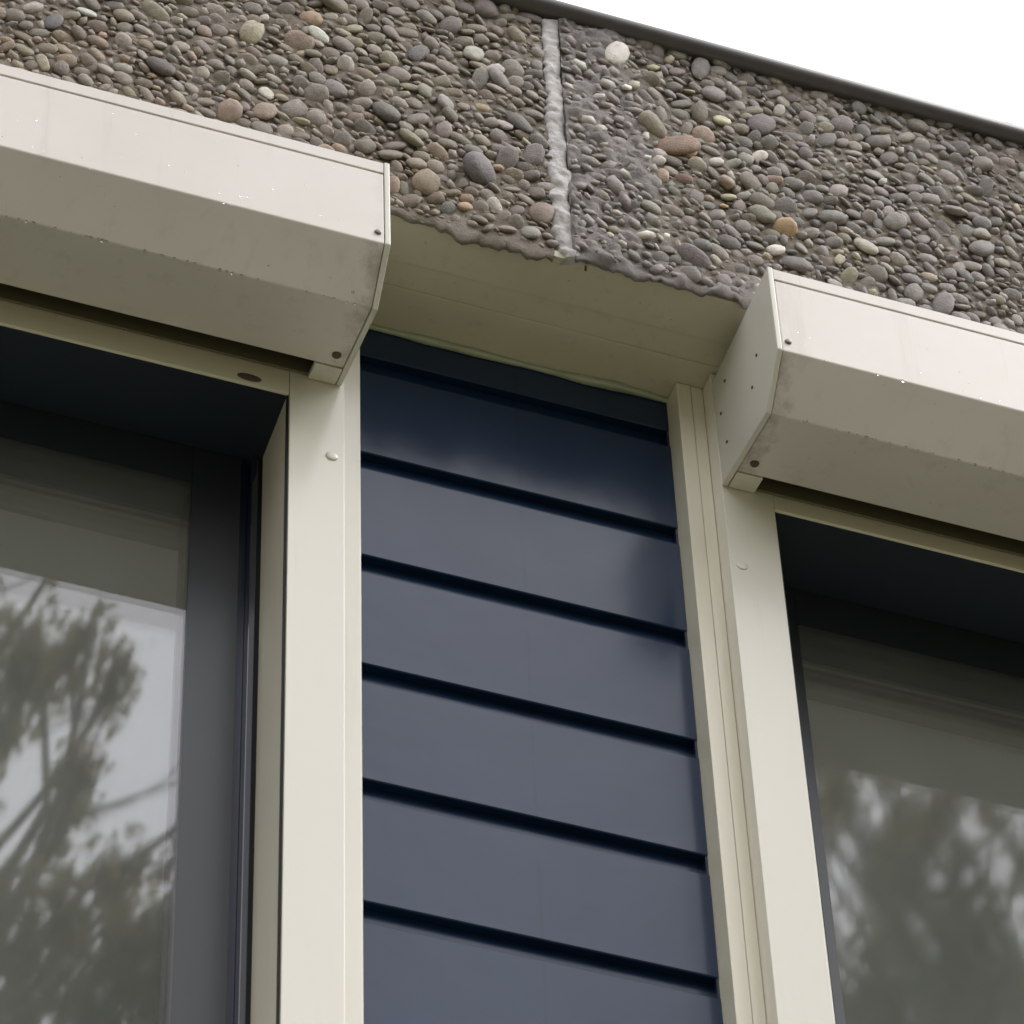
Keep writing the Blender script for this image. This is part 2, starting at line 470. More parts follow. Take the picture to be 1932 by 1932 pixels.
# ------------------------------------------------------------------ pebble panels
L_ = 0.1121                      # stone face at y = -L_
XJ = 0.1875                      # joint between the two panels
ZTOP = 0.497
PAL = {'grey': (.258, .236, .216), 'blue': (.20, .190, .190), 'dark': (.15, .138, .128), 'tan': (.30, .238, .180), 'olive': (.232, .208, .155),
       'mauve': (.250, .222, .212), 'pale': (.42, .39, .335), 'cream': (.47, .42, .30), 'white': (.64, .605, .56), 'gold': (.48, .34, .20),
       'orange': (.43, .30, .215), 'red': (.25, .155, .115), 'brown': (.20, .15, .11)}
LAND = [(0.0847,0.1214,0.0268,0.0249,-38,'blue'), (0.0827,0.3679,0.0198,0.0117,73,'pale'), (0.0160,0.0702,0.0208,0.0158,62,'tan'), (0.1200,0.1611,0.0200,0.0126,70,'grey'),
(-0.0309,0.1928,0.0193,0.0165,-51,'dark'), (-0.1179,0.3204,0.0154,0.0092,-34,'white'), (-0.4514,0.1109,0.0186,0.0068,-71,'cream'), (0.1598,0.0705,0.0205,0.0145,72,'tan'),
(0.0666,0.0595,0.0099,0.0080,20,'orange'), (0.0636,0.0435,0.0103,0.0081,31,'orange'), (-0.0013,0.1530,0.0178,0.0122,-70,'olive'), (-0.0579,0.1116,0.0162,0.0105,49,'olive'),
(-0.0283,0.1081,0.0160,0.0112,44,'olive'), (0.0438,0.2463,0.0179,0.0127,82,'grey'), (0.0429,0.0298,0.0130,0.0099,53,'dark'), (0.1449,0.0245,0.0167,0.0129,-82,'grey'),
(0.1141,0.3279,0.0149,0.0106,-38,'grey'), (0.0113,0.3372,0.0193,0.0101,60,'grey'), (0.1389,0.2429,0.0182,0.0116,-56,'dark'), (0.1418,0.4352,0.0162,0.0113,-55,'olive'),
(-0.2276,0.1097,0.0197,0.0161,57,'tan'), (-0.4038,0.2371,0.0142,0.0102,5,'white'), (-0.4707,0.2177,0.0145,0.0107,46,'pale'), (-0.4440,0.1998,0.0160,0.0110,76,'blue'),
(-0.1825,0.1315,0.0181,0.0136,72,'tan'), (-0.3101,0.1649,0.0190,0.0144,-27,'dark'), (-0.3587,0.1984,0.0125,0.0112,83,'pale'), (-0.2014,0.2872,0.0246,0.0140,73,'cream'),
(-0.0975,0.2146,0.0185,0.0109,-57,'grey'), (-0.0574,0.2299,0.0129,0.0114,70,'pale'), (0.0540,0.4167,0.0171,0.0125,58,'grey'), (0.0897,0.3171,0.0182,0.0098,75,'grey'),
(0.1539,0.1831,0.0176,0.0128,76,'grey'), (-0.0256,0.0486,0.0143,0.0087,87,'tan'), (0.2752,0.4492,0.0271,0.0146,72,'white'), (0.3482,0.2845,0.0296,0.0196,24,'red'),
(0.3631,0.2762,0.0109,0.0088,33,'orange'), (0.4779,0.1687,0.0179,0.0159,28,'gold'), (0.2908,0.0722,0.0128,0.0097,17,'white'), (0.4634,0.1198,0.0128,0.0102,42,'white'),
(0.4516,0.1012,0.0075,0.0060,44,'cream'), (0.5473,0.1343,0.0130,0.0072,61,'cream'), (0.5724,0.1487,0.0090,0.0079,29,'cream'), (0.5583,0.1046,0.0155,0.0096,71,'cream'),
(0.5876,0.1742,0.0163,0.0134,-16,'pale'), (0.4663,0.3816,0.0223,0.0163,59,'mauve'), (0.4124,0.3676,0.0140,0.0112,63,'cream'), (0.4742,0.3460,0.0149,0.0105,52,'mauve'),
(0.4937,0.4258,0.0119,0.0072,77,'pale'), (0.4587,0.3122,0.0117,0.0084,47,'white'), (0.3972,0.2727,0.0093,0.0091,-75,'white'), (0.6260,0.3284,0.0113,0.0055,41,'white'),
(0.7559,0.2698,0.0176,0.0121,39,'pale'), (0.6441,0.1046,0.0208,0.0125,56,'grey'), (0.7716,0.3732,0.0170,0.0101,69,'grey'), (0.3142,0.3116,0.0189,0.0144,-40,'olive'),
(0.2835,0.3771,0.0128,0.0072,70,'white'), (0.4076,0.2041,0.0097,0.0091,-21,'cream'), (0.4006,0.1837,0.0098,0.0065,53,'gold'), (0.3480,0.4734,0.0095,0.0065,60,'cream'),
(0.3249,0.4466,0.0098,0.0080,38,'cream'), (0.3700,0.4139,0.0096,0.0069,39,'cream'), (0.3188,0.0889,0.0081,0.0059,51,'white'), (0.2553,0.1023,0.0079,0.0072,26,'white'),
(0.3043,0.2848,0.0096,0.0052,84,'white'), (0.3000,0.2339,0.0080,0.0065,35,'white'), (0.4508,0.1869,0.0161,0.0140,-51,'olive'), (0.3821,0.3705,0.0182,0.0116,81,'olive'),
(0.4873,0.0996,0.0195,0.0140,-34,'mauve'), (0.3542,0.0589,0.0199,0.0125,-32,'mauve'), (0.6346,0.2458,0.0165,0.0130,58,'grey'), (0.7201,0.3032,0.0192,0.0146,67,'grey'),
(0.5482,0.3105,0.0127,0.0098,62,'grey'), (0.6156,0.3387,0.0195,0.0105,28,'grey'), (0.3890,0.4727,0.0226,0.0119,75,'mauve'), (0.4033,0.4203,0.0157,0.0138,52,'mauve'),
(0.3509,0.2167,0.0131,0.0095,-3,'red'), (0.4078,0.2349,0.0149,0.0109,61,'tan'), (0.6079,0.4801,0.0120,0.0116,66,'grey'), (0.6701,0.4424,0.0158,0.0087,41,'pale'),
(0.8203,0.5185,0.0155,0.0100,78,'cream'), (0.7287,0.5028,0.0177,0.0136,76,'grey'), (0.7482,0.2369,0.0186,0.0138,49,'grey'), (0.6818,0.0972,0.0234,0.0131,77,'grey'),
(0.5275,0.3986,0.0170,0.0099,67,'grey'), (0.5553,0.3875,0.0168,0.0114,67,'mauve')]

def smear_mask(x, z):
    """cement smeared over the stones beside the joint of the right panel, and along its bottom edge"""
    x = np.asarray(x, float); z = np.asarray(z, float)
    wob = 0.035 * vnoise(x, z, 14, 3) + 0.02 * vnoise(x, z, 40, 4)
    s1 = np.clip((0.135 - (x - XJ) + wob + 0.04 * (0.35 - np.abs(z - 0.15))) / 0.06, 0, 1) * (x > XJ)
    s2 = np.clip((0.045 - z + wob * 0.7) / 0.03, 0, 1) * (x > XJ) * np.clip((0.52 - x + 3 * wob) / 0.08, 0, 1)
    s3 = np.clip((0.025 - z + wob * 0.6) / 0.02, 0, 1) * (x < XJ) * 0.15
    return np.maximum(np.maximum(s1, s2), s3)

class Pack:
    """dart throwing of ellipses in the (x, z) plane"""
    def __init__(self):
        self.cell = 0.05
        self.grid = {}
        self.items = []
    def rad(self, e, dx, dz):
        x, z, a, b, th, c = e
        t = math.atan2(dz, dx) - th
        return a * b / math.sqrt((b * math.cos(t)) ** 2 + (a * math.sin(t)) ** 2)
    def ok(self, e, k):
        ci, cj = int(math.floor(e[0] / self.cell)), int(math.floor(e[1] / self.cell))
        for i in (ci - 1, ci, ci + 1):
            for j in (cj - 1, cj, cj + 1):
                for q in self.grid.get((i, j), ()):
                    dx, dz = q[0] - e[0], q[1] - e[1]
                    dd = math.hypot(dx, dz)
                    if dd > e[2] + q[2]: continue
                    if dd < 1e-6 or dd < k * (self.rad(e, dx, dz) + self.rad(q, dx, dz)): return False
        return True
    def add(self, e):
        self.items.append(e)
        self.grid.setdefault((int(math.floor(e[0] / self.cell)), int(math.floor(e[1] / self.cell))), []).append(e)

X0P, X1P = -0.80, 1.14
pack = Pack()
for (x, z, a, b, dg, c) in LAND:
    pack.add((x, z, a, b, math.radians(dg), c))
rnd = random.Random(5)

def pick_colour(x, z):
    r = rnd.random()
    warm = max(0.0, min(1.0, (0.25 - x) / 0.7))
    rust = math.exp(-((x + 0.03) / 0.09) ** 2 - ((z - 0.03) / 0.07) ** 2) + 0.8 * math.exp(-((x - 0.42) / 0.07) ** 2 - ((z - 0.19) / 0.06) ** 2) \
        + 0.6 * math.exp(-((x + 0.55) / 0.12) ** 2 - ((z - 0.13) / 0.1) ** 2)
    if rnd.random() < 0.65 * rust: return rnd.choice(['brown', 'tan', 'orange', 'tan', 'olive'])
    if r < 0.055: return rnd.choice(['pale', 'cream', 'white', 'pale'])
    if r < 0.09: return rnd.choice(['orange', 'gold', 'cream']) if rnd.random() < 0.3 + 0.5 * warm else 'pale'
    if warm > rnd.random(): return rnd.choice(['tan', 'olive', 'grey', 'grey', 'tan', 'brown', 'olive', 'blue', 'grey'])
    return rnd.choice(['grey', 'grey', 'mauve', 'mauve', 'mauve', 'olive', 'dark', 'grey', 'blue'])

for (a_lo, a_hi, tries, k) in ((0.017, 0.023, 60, 0.96), (0.0110, 0.0155, 1500, 0.90), (0.0085, 0.0122, 22000, 0.84),
                               (0.0062, 0.0092, 30000, 0.86), (0.0042, 0.0064, 24000, 0.90), (0.0029, 0.0044, 12000, 0.92)):
    for _ in range(tries):
        x, z = rnd.uniform(X0P, X1P), rnd.uniform(0.004, ZTOP + 0.01)
        a = rnd.uniform(a_lo, a_hi)
        b = a * rnd.uniform(0.56, 0.95)
        if abs(x - XJ) < 0.011 + 0.8 * b: continue
        th = rnd.uniform(-1.57, 1.57) if rnd.random() < 0.55 else rnd.gauss(-0.3, 0.4)
        if z - a < 0.001: continue
        e = (x, z, a, b, th, None)
        if pack.ok(e, k): pack.add(e)

def ico(sub, seed):
    bm = bmesh.new()
    bmesh.ops.create_icosphere(bm, subdivisions=sub, radius=1.0)
    rs = random.Random(seed)
    ph = [Vector((rs.gauss(0, 1), rs.gauss(0, 1), rs.gauss(0, 1))).normalized() for _ in range(7)]
    am = [rs.uniform(-0.34, 0.20) for _ in range(7)]
    sq = rs.uniform(2.1, 3.2)
    vs = []
    for v in bm.verts:
        p = v.co.copy()
        n = (abs(p.x) ** sq + abs(p.y) ** sq + abs(p.z) ** sq) ** (-1 / sq)     # towards a rounded box
        f = n
        for q, a in zip(ph, am):
            f += a * max(0.0, p.dot(q)) ** 3
        vs.append(p * f)
    fs = [tuple(v.index for v in f.verts) for f in bm.faces]
    bm.free()
    return np.array([tuple(v) for v in vs]), np.array(fs)

HI = [ico(2, 100 + i) for i in range(18)]
LO = [ico(1, 200 + i) for i in range(18)]
HI_ME = []
for i, (v, f) in enumerate(HI):
    me = bpy.data.meshes.new('pebble')
    me.from_pydata(v.tolist(), [], f.tolist())
    me.polygons.foreach_set('use_smooth', [True] * len(me.polygons))
    me.materials.append(M_peb)
    HI_ME.append(me)

def surf_y(x, z):
    """height of the cement surface (added to y)"""
    s = smear_mask(x, z)
    base = 0.0016 + 0.0026 * vnoise(x, z, 34, 1) + 0.0022 * vnoise(x, z, 130, 2)
    lump = -0.0050 + 0.0032 * vnoise(x, z, 26, 5) + 0.0040 * vnoise(x, z, 75, 6) + 0.0026 * vnoise(x, z, 170, 7)
    return base * (1 - s) + lump * s, s

PANELS = []
for side in (0, 1):
    xa, xb = ((-1.9, XJ - 0.012) if side == 0 else (XJ + 0.0095, 2.3))
    lab = ('wide exposed pebble concrete panel left of the white joint, warm brown stones' if side == 0 else
           'grey pebble concrete panel right of the white joint, cement smeared over its left edge')
    P = empty('concrete_panel', (xa if side == 0 else xb, -L_, 0.25), lab, 'wall panel', 'pebble concrete panels above the windows')
    PANELS.append(P)
    # cement face: fine grid in view, coarse ends, wrapped into a solid slab with a ragged bottom edge
    ga, gb = max(xa, X0P - 0.03), min(xb, X1P + 0.03)
    xs = np.concatenate(([xa] if xa < ga else [], np.arange(ga, gb, 0.0042), [gb], [xb] if xb > gb else []))
    zs = np.concatenate((np.linspace(-0.001, ZTOP + 0.02, 124),))
    GX, GZ_ = np.meshgrid(xs, zs, indexing='ij')
    dy, sm = surf_y(GX, GZ_)
    rag = 0.0110 * vnoise(xs, xs * 0 + 3.3, 14, 9) + 0.0050 * vnoise(xs, xs * 0 + 7.1, 48, 10) + 0.0060 * vnoise(xs, xs * 0 + 1.7, 150, 12)
    GZ2 = GZ_.copy()
    low = np.clip(1 - GZ_ / 0.04, 0, 1)
    GZ2 += low * (np.minimum(rag, 0.0060)[:, None] - 0.0105)
    GZ2[0, :] = np.maximum(GZ2[0, :], 0.001)
    GZ2[-1, :] = np.maximum(GZ2[-1, :], 0.001)
    GY = -L_ + dy + 0.004 * np.clip(1 - GZ_ / 0.006, 0, 1) ** 2
    nx, nz = GX.shape
    V = np.stack((GX, GY, GZ2), -1).reshape(-1, 3)
    idx = np.arange(nx * nz).reshape(nx, nz)
    F = np.stack((idx[:-1, :-1], idx[1:, :-1], idx[1:, 1:], idx[:-1, 1:]), -1).reshape(-1, 4).tolist()
    V = V.tolist()
    # back slab: bottom strip, ends and top, closing the body 0.30 m deep
    nf = len(V)
    for i in range(nx): V.append((GX[i, 0], -L_ + 0.0125, 0.0085))
    nb = len(V)
    for i in range(nx): V.append((GX[i, 0], 0.30, 0.010))
    nt_ = len(V)
    for i in range(nx): V.append((GX[i, 0], 0.30, ZTOP + 0.02))
    for i in range(nx - 1):
        F.append((int(idx[i, 0]), nf + i, nf + i + 1, int(idx[i + 1, 0])))
        F.append((nf + i, nb + i, nb + i + 1, nf + i + 1))
        F.append((int(idx[i, nz - 1]), int(idx[i + 1, nz - 1]), nt_ + i + 1, nt_ + i))
        F.append((nb + i, nt_ + i, nt_ + i + 1, nb + i + 1))
    for c_, e_ in ((0, 0), (nx - 1, nx - 1)):
        for k in range(nz - 1):
            F.append((int(idx[c_, k]), int(idx[c_, k + 1]), nf + e_))
        F.append((int(idx[c_, nz - 1]), nt_ + e_, nb + e_, nf + e_))
    face = obj('cement_face', V, F, M_mortar, P, smooth=True)
    at = face.data.attributes.new('smear', 'FLOAT', 'POINT')
    arr = np.zeros(len(V), np.float32)
    arr[:nx * nz] = sm.reshape(-1)
    at.data.foreach_set('value', arr)

    # pebbles
    mine = [e for e in pack.items if (e[0] < XJ) == (side == 0)]
    def shown(e):
        # inside the photograph's view of this face? rank by visible size
        x, z = e[0], e[1]
        p = Vector((x, -L_, z)) - CAM
        q = (p.dot(Vector(R[0])), p.dot(Vector(R[1])), p.dot(Vector(R[2])))
        u, v = 966 + 8110.68 * q[0] / -q[2], 966 - 8110.68 * q[1] / -q[2]
        if not (-10 < u < 1942 and -10 < v < 1942): return 0
        if x < -0.06 and z < 0.075: return 0
        if x > 0.43 and z < 0.070: return 0
        return e[2] * e[3] * (1 - 0.7 * float(smear_mask(x, z)))
    rank = sorted(mine, key=shown, reverse=True)
    parts, rest = rank[:300], rank[300:]
    po = origin_of(P)
    sv, sf, stint, off = [], [], [], 0
    for n_, e in enumerate(parts + rest):
        x, z, a, b, th, c = e
        landmark = c is not None
        filmed = False
        cn = c or pick_colour(x, z)
        s = float(smear_mask(x, z))
        if s > 0.5 and not landmark:
            r_ = rnd.random()
            if r_ < 0.13: cn = 'white' if r_ < 0.09 else 'cream'
            elif n_ >= 300 and r_ < 0.18: continue
            else: cn = 'mauve'; filmed = True
        col = PAL[cn]
        if not landmark: col = tuple(0.56 * q + 0.44 * w_ for q, w_ in zip(col, (0.295, 0.245, 0.190) if x < 0.16 else (0.262, 0.234, 0.208)))
        j = rnd.uniform(0.78, 1.42) if not filmed else rnd.uniform(1.05, 1.3)
        col = tuple(max(0.0, min(0.9, q * j * rnd.uniform(0.96, 1.04))) for q in col)
        cdep = b * rnd.uniform(0.38, 0.60)
        sink = (-0.15 if landmark else rnd.uniform(0.0, 0.50)) * cdep
        y = -L_ + sink + (0.0 if s < 0.3 else (-0.007 + 0.35 * cdep) * s if cn in ('white', 'cream') or landmark else (-0.0058 + 0.35 * cdep) * s)
        mt = Matrix.Translation((x, y, z)) @ Matrix.Rotation(-th, 4, 'Y') @ Matrix.Rotation(rnd.gauss(0, 0.24), 4, 'X') @ Matrix.Rotation(rnd.gauss(0, 0.24), 4, 'Z') \
            @ Matrix.Diagonal((a * 1.03, cdep, b * 1.03, 1))
        if n_ < 300:
            o = bpy.data.objects.new('pebble', rnd.choice(HI_ME))
            COL.objects.link(o)
            o.parent = P
            o.matrix_local = Matrix.Translation(-po) @ mt
            o.color = (*col, 1)
        else:
            v, f = rnd.choice(LO)
            A = np.array(mt)
            w = v @ A[:3, :3].T + A[:3, 3] - np.array(po)
            sv.append(w); sf.append(f + off); stint.append(np.tile(np.array([*col, 1.0]), (len(w), 1))); off += len(w)
    me = bpy.data.meshes.new('pebble_filler')
    me.from_pydata(np.concatenate(sv).tolist(), [], np.concatenate(sf).tolist())
    me.polygons.foreach_set('use_smooth', [True] * len(me.polygons))
    ca = me.attributes.new('tint', 'FLOAT_COLOR', 'POINT')
    ca.data.foreach_set('color', np.concatenate(stint).astype(np.float32).reshape(-1))
    me.materials.append(M_pebs)
    o = bpy.data.objects.new('pebble_filler', me)
    COL.objects.link(o)
    o.parent = P
    o['kind'] = 'stuff'

# joint filler between the panels: a lumpy trowelled bead
nz_, nr = 230, 13
V, F = [], []
for i in range(nz_):
    z = -0.005 + (0.489 + 0.005) * i / (nz_ - 1)
    zz = np.array([z])
    cx = XJ + 0.0030 * float(vnoise(zz, zz * 0, 9, 21)[0]) + 0.0016 * float(vnoise(zz, zz * 0, 45, 22)[0])
    wl_ = 0.0150 + 0.0026 * float(vnoise(zz, zz * 0 + 5, 30, 23)[0]) + 0.0034 * float(vnoise(zz, zz * 0 + 5, 120, 24)[0])
    wr_ = 0.0150 + 0.0024 * float(vnoise(zz, zz * 0 + 9, 26, 25)[0]) + 0.0030 * float(vnoise(zz, zz * 0 + 9, 110, 26)[0])
    if z < 0.04: cx += 0.010 * (0.04 - z) / 0.04; wr_ += 0.002
    for j in range(nr):
        t = -1 + 2 * j / (nr - 1)
        x = cx + (t * wl_ if t < 0 else t * wr_)
        prot = 0.0075 * min(1.0, 0.45 + (z + 0.005) / 0.020) * (1 - abs(t) ** 4.5) + 0.0026 * float(vnoise(np.array([x]), zz, 55, 27)[0]) + 0.0016 * float(vnoise(np.array([x]), zz, 130, 28)[0])
        V.append((x, -L_ + 0.004 - prot if abs(t) < 0.99 else -L_ + 0.012, z))
for i in range(nz_ - 1):
    for j in range(nr - 1):
        a = i * nr + j
        F.append((a, a + 1, a + 1 + nr, a + nr))
nb = len(V)
V += [(XJ - 0.011, -0.09, 0.012), (XJ + 0.011, -0.09, 0.012), (XJ - 0.011, -0.09, 0.489), (XJ + 0.011, -0.09, 0.489)]
F.append(tuple(list(range(nr - 1, -1, -1)) + [nb, nb + 1]))
F.append(tuple(list(range((nz_ - 1) * nr, nz_ * nr)) + [nb + 3, nb + 2]))
J = obj('mortar_joint', V, F, M_joint, None, smooth=True, loc=(XJ, -L_, 0.2))
tag(J, 'pale grey lumpy bead of mortar filling the upright joint between the two pebble panels', 'mortar joint')

# roof trim: rounded drip nose over the panels with a flat deck behind
prof = []
yc, zc, r = -0.118, 0.5070, 0.0138
for k in range(15):
    t = math.radians(-60 - 170 * k / 14)
    prof.append((yc + r * math.cos(t - math.radians(10)) , zc + r * math.sin(t - math.radians(10)) * 0.95))
prof = [(-0.060, 0.4975), (-0.112, 0.4945)] + prof + [(-0.09, 0.524), (0.31, 0.524), (0.31, 0.5175), (-0.060, 0.5175)]
T = extrude('roof_trim', prof, -1.9, 2.3, M_trim, None, smooth=False)
for p in T.data.polygons: p.use_smooth = abs(p.normal.x) < 0.5
tag(T, 'dark grey rounded roof edge trim running along the top of the pebble panels', 'roof trim')
box_o = box('roof', -1.9, 2.3, 0.312, 6.0, 0.30, 0.515, M_conc)
tag(box_o, kind='structure')

# soffit boards under the lintel, between and behind the shutter boxes
S = empty('soffit', (0.18, -0.03, 0.0), 'beige painted soffit under the pebble lintel between the two shutter boxes', 'soffit')
for (ya, yb, za) in ((-0.1085, -0.0452, -0.0030), (-0.0448, -0.0083, -0.0010), (-0.0080, 0.0560, -0.0022)):
    extrude('soffit_board', [(ya, za), (yb, za), (yb, za + 0.012), (ya, za + 0.012)], -1.85, 2.25, M_soffit, S, bevel=0.0008)
# bead of old sealant along the back of the soffit
V, F = [], []
for i in range(121):
    x = -0.02 + 0.40 * i / 120
    w = 0.006 + 0.0022 * float(vnoise(np.array([x]), np.array([0.]), 30, 31)[0])
    w2 = w * (1.0 + 0.9 * math.exp(-((x - 0.33) / 0.04) ** 2))
    V += [(x, 0.0575, -0.0025), (x, 0.0575 - w2, -0.0035), (x, 0.0572, -0.0035 - w)]
for i in range(120):
    for a, b in ((0, 1), (1, 2), (2, 0)):
        F.append((i * 3 + a, i * 3 + b, i * 3 + 3 + b, i * 3 + 3 + a))
F += [(0, 1, 2), (362, 361, 360)]
M_seal = plain('sealant', (0.50, 0.53, 0.40), 0.5, 0.4, var=0.25, scale=40)
obj('sealant_bead', V, F, M_seal, S, smooth=True)

# ------------------------------------------------------------------ cladding between the windows
XA, XB = -0.0219, 0.3781         # inner edges of the trim strips
YB = 0.0584
PIT, G0, GAP = 0.17988, -0.23862, 0.0282
CZ = -2.4
C = empty('cladding_panel', (0.18, YB, CZ), 'dark navy horizontal board cladding between the two windows', 'cladding')
bottoms = [G0 + PIT - k * PIT for k in range(0, 14)]
tops = [-0.004] + [b - GAP for b in bottoms]
for k, zb in enumerate(bottoms):
    zt_ = tops[k]
    if zb < CZ: break
    d = 0.0125
    # face, chamfered edges, overhanging lower lip, recessed tongue above the top edge
    prof = [(YB + 0.0012, zb), (YB, zb + 0.0014), (YB, zt_ - 0.0022), (YB + 0.0018, zt_), (YB + d, zt_ + 0.001), (YB + d, zt_ + GAP + 0.008),
            (YB + d + 0.006, zt_ + GAP + 0.008), (YB + d + 0.006, zb - 0.0), (YB + d - 0.002, zb + 0.001)]
    if k == 0: prof = [(YB + 0.0012, zb), (YB, zb + 0.0014), (YB, zt_), (YB + d + 0.006, zt_), (YB + d + 0.006, zb), (YB + d - 0.002, zb + 0.001)]
    # keep the tongue of the board below clear of this board's back
    prof = [(y + (0.008 if (i >= 7 or (k == 0 and i >= 3)) and y > YB + 0.01 else 0), z) for i, (y, z) in enumerate(prof)]
    extrude('board', prof, XA - 0.004, XB - 0.0005, M_clad, C)
Y3 = 0.0257
box('end_bead', XB - 0.0030, XB - 0.0004, YB + 0.0016, YB + 0.040, CZ, -0.006, M_sash, C)
# trim strips either side (recessed behind the posts)
ZP0 = -2.4
box('trim_strip', -0.0488, XA, Y3, YB + 0.04, ZP0, -0.0045, M_post, C, bevel=0.0005)
box('trim_strip', XB, 0.3962, Y3, YB + 0.04, ZP0, -0.0045, M_strip, C, bevel=0.0006)
box('trim_strip', 0.3970, 0.4119, Y3 + 0.0003, YB + 0.04, ZP0, -0.0045, M_strip, C, bevel=0.0008)

# ------------------------------------------------------------------ windows
POST_R = (0.41243, 0.47670)
POST_L = (-0.11389, -0.04931)
YG = 0.112
ZTOPW = -0.2405
ZS = -1.75
def window(label, xp, side, xfar, zhead, gm):
    """side -1: glass lies left of the near post; +1: right of it"""
    W = empty('window', ((xp[0] + xfar) / 2, 0, ZS), label, 'window', 'windows either side of the cladding')
    box('frame_post', xp[0], xp[1], 0.0, 0.2, ZS, -0.0060, M_post, W, bevel=0.0005)
    far = (xfar - 0.065, xfar) if side < 0 else (xfar, xfar + 0.065)
    box('frame_post', far[0], far[1], 0.0, 0.2, ZS, -0.0060, M_post, W, bevel=0.0005)
    a, b = (xfar + 0.0005, xp[0] - 0.0005) if side < 0 else (xp[1] + 0.0005, xfar - 0.0005)
    box('head_board', a, b, 0.0005, 0.0050, zhead, zhead + 0.058, M_strip, W, bevel=0.0010)
    box('sill', a - 0.07, b + 0.07, -0.06, 0.2, ZS - 0.06, ZS - 0.001, M_post, W, bevel=0.003)
    near = xp[0] if side < 0 else xp[1]
    s = side
    x0, x1 = (near - 0.0022, near - 0.0003) if side < 0 else (near + 0.0003, near + 0.0022)
    box('reveal_lining', x0, x1, 0.0070, 0.0985, ZS, zhead - 0.0008, M_strip, W)
    # gasket line set into the near reveal, then the navy sash set back in the opening
    def span(p, q): return (min(near + s * p, near + s * q), max(near + s * p, near + s * q))
    SY = 0.100
    SB = 0.1085
    zr = zhead - 0.064
    x0, x1 = span(0.0005, 0.0030)
    box('gasket', x0, x1, 0.0035, 0.0060, ZS, zhead - 0.0005, M_gasket, W)
    x0, x1 = span(0.0005, 0.0060)
    box('gasket', x0, x1, SY + 0.004, SY + 0.040, ZS, zhead - 0.0005, M_gasket, W)
    wst = 0.0815 if side < 0 else 0.066
    x0, x1 = span(0.0066, 0.0146)
    box('sash_bead', x0, x1, SY, SY + 0.03, ZS, zhead - 0.0010, M_bead, W, bevel=0.0012)
    x0, x1 = span(0.0150, 0.0246)
    box('sash_groove', x0, x1, SY + 0.016, SY + 0.04, ZS, zhead - 0.0010, M_sash, W)
    x0, x1 = span(0.0250, wst)  # dark border standing in for the dim reflected margin of the pane
    box('border_stile', x0, x1, SB, 0.16, ZS, zhead - 0.0012, M_border, W, bevel=0.0)
    f0, f1 = min(xfar - s * 0.0005, xfar - s * 0.08), max(xfar - s * 0.0005, xfar - s * 0.08)
    box('border_stile', f0, f1, SB, 0.16, ZS, zhead - 0.0012, M_border, W, bevel=0.0)
    g0, g1 = (f1 + 0.0005, x0 - 0.0005) if side < 0 else (x1 + 0.0005, f0 - 0.0005)
    box('border_rail', g0, g1, SB + 0.0001, 0.16, zr, zhead - 0.0012, M_border, W, bevel=0.0)
    box('border_rail', g0, g1, SB + 0.0001, 0.16, ZS + 0.001, ZS + 0.07, M_border, W, bevel=0.0)
    box('head_lining', a, b, 0.0060, 0.20, zhead + 0.0004, zhead + 0.05, M_lining, W)
    for y in (YG, YG + 0.018):
        box('glass_pane', g0 - 0.004, g1 + 0.004, y, y + 0.005, ZS + 0.06, zr + 0.004, gm, W)
    return W
WL = window('left window with dark navy sash, sky and branches reflected in its glass', POST_L, -1, -1.55, ZTOPW, M_glassL)
WR = window('right window with glass full of reflected foliage, under the right shutter box', POST_R, 1, 1.85, ZTOPW + 0.006, M_glassR)
disc('screw_cap', (-0.0640, 0.0, -0.3345), (0, -1, 0), 0.0072, 0.0024, M_post, WL, dome=0.6)
disc('screw_cap', (0.4270, 0.0, -0.3520), (0, -1, 0), 0.0070, 0.0018, M_post, WR, dome=0.3)
disc('vent_plug', (-0.1620, 0.0, -0.2300), (0, -1, 0), 0.0060, 0.0015, M_slot, WL, dome=0.1, sx=2.4)

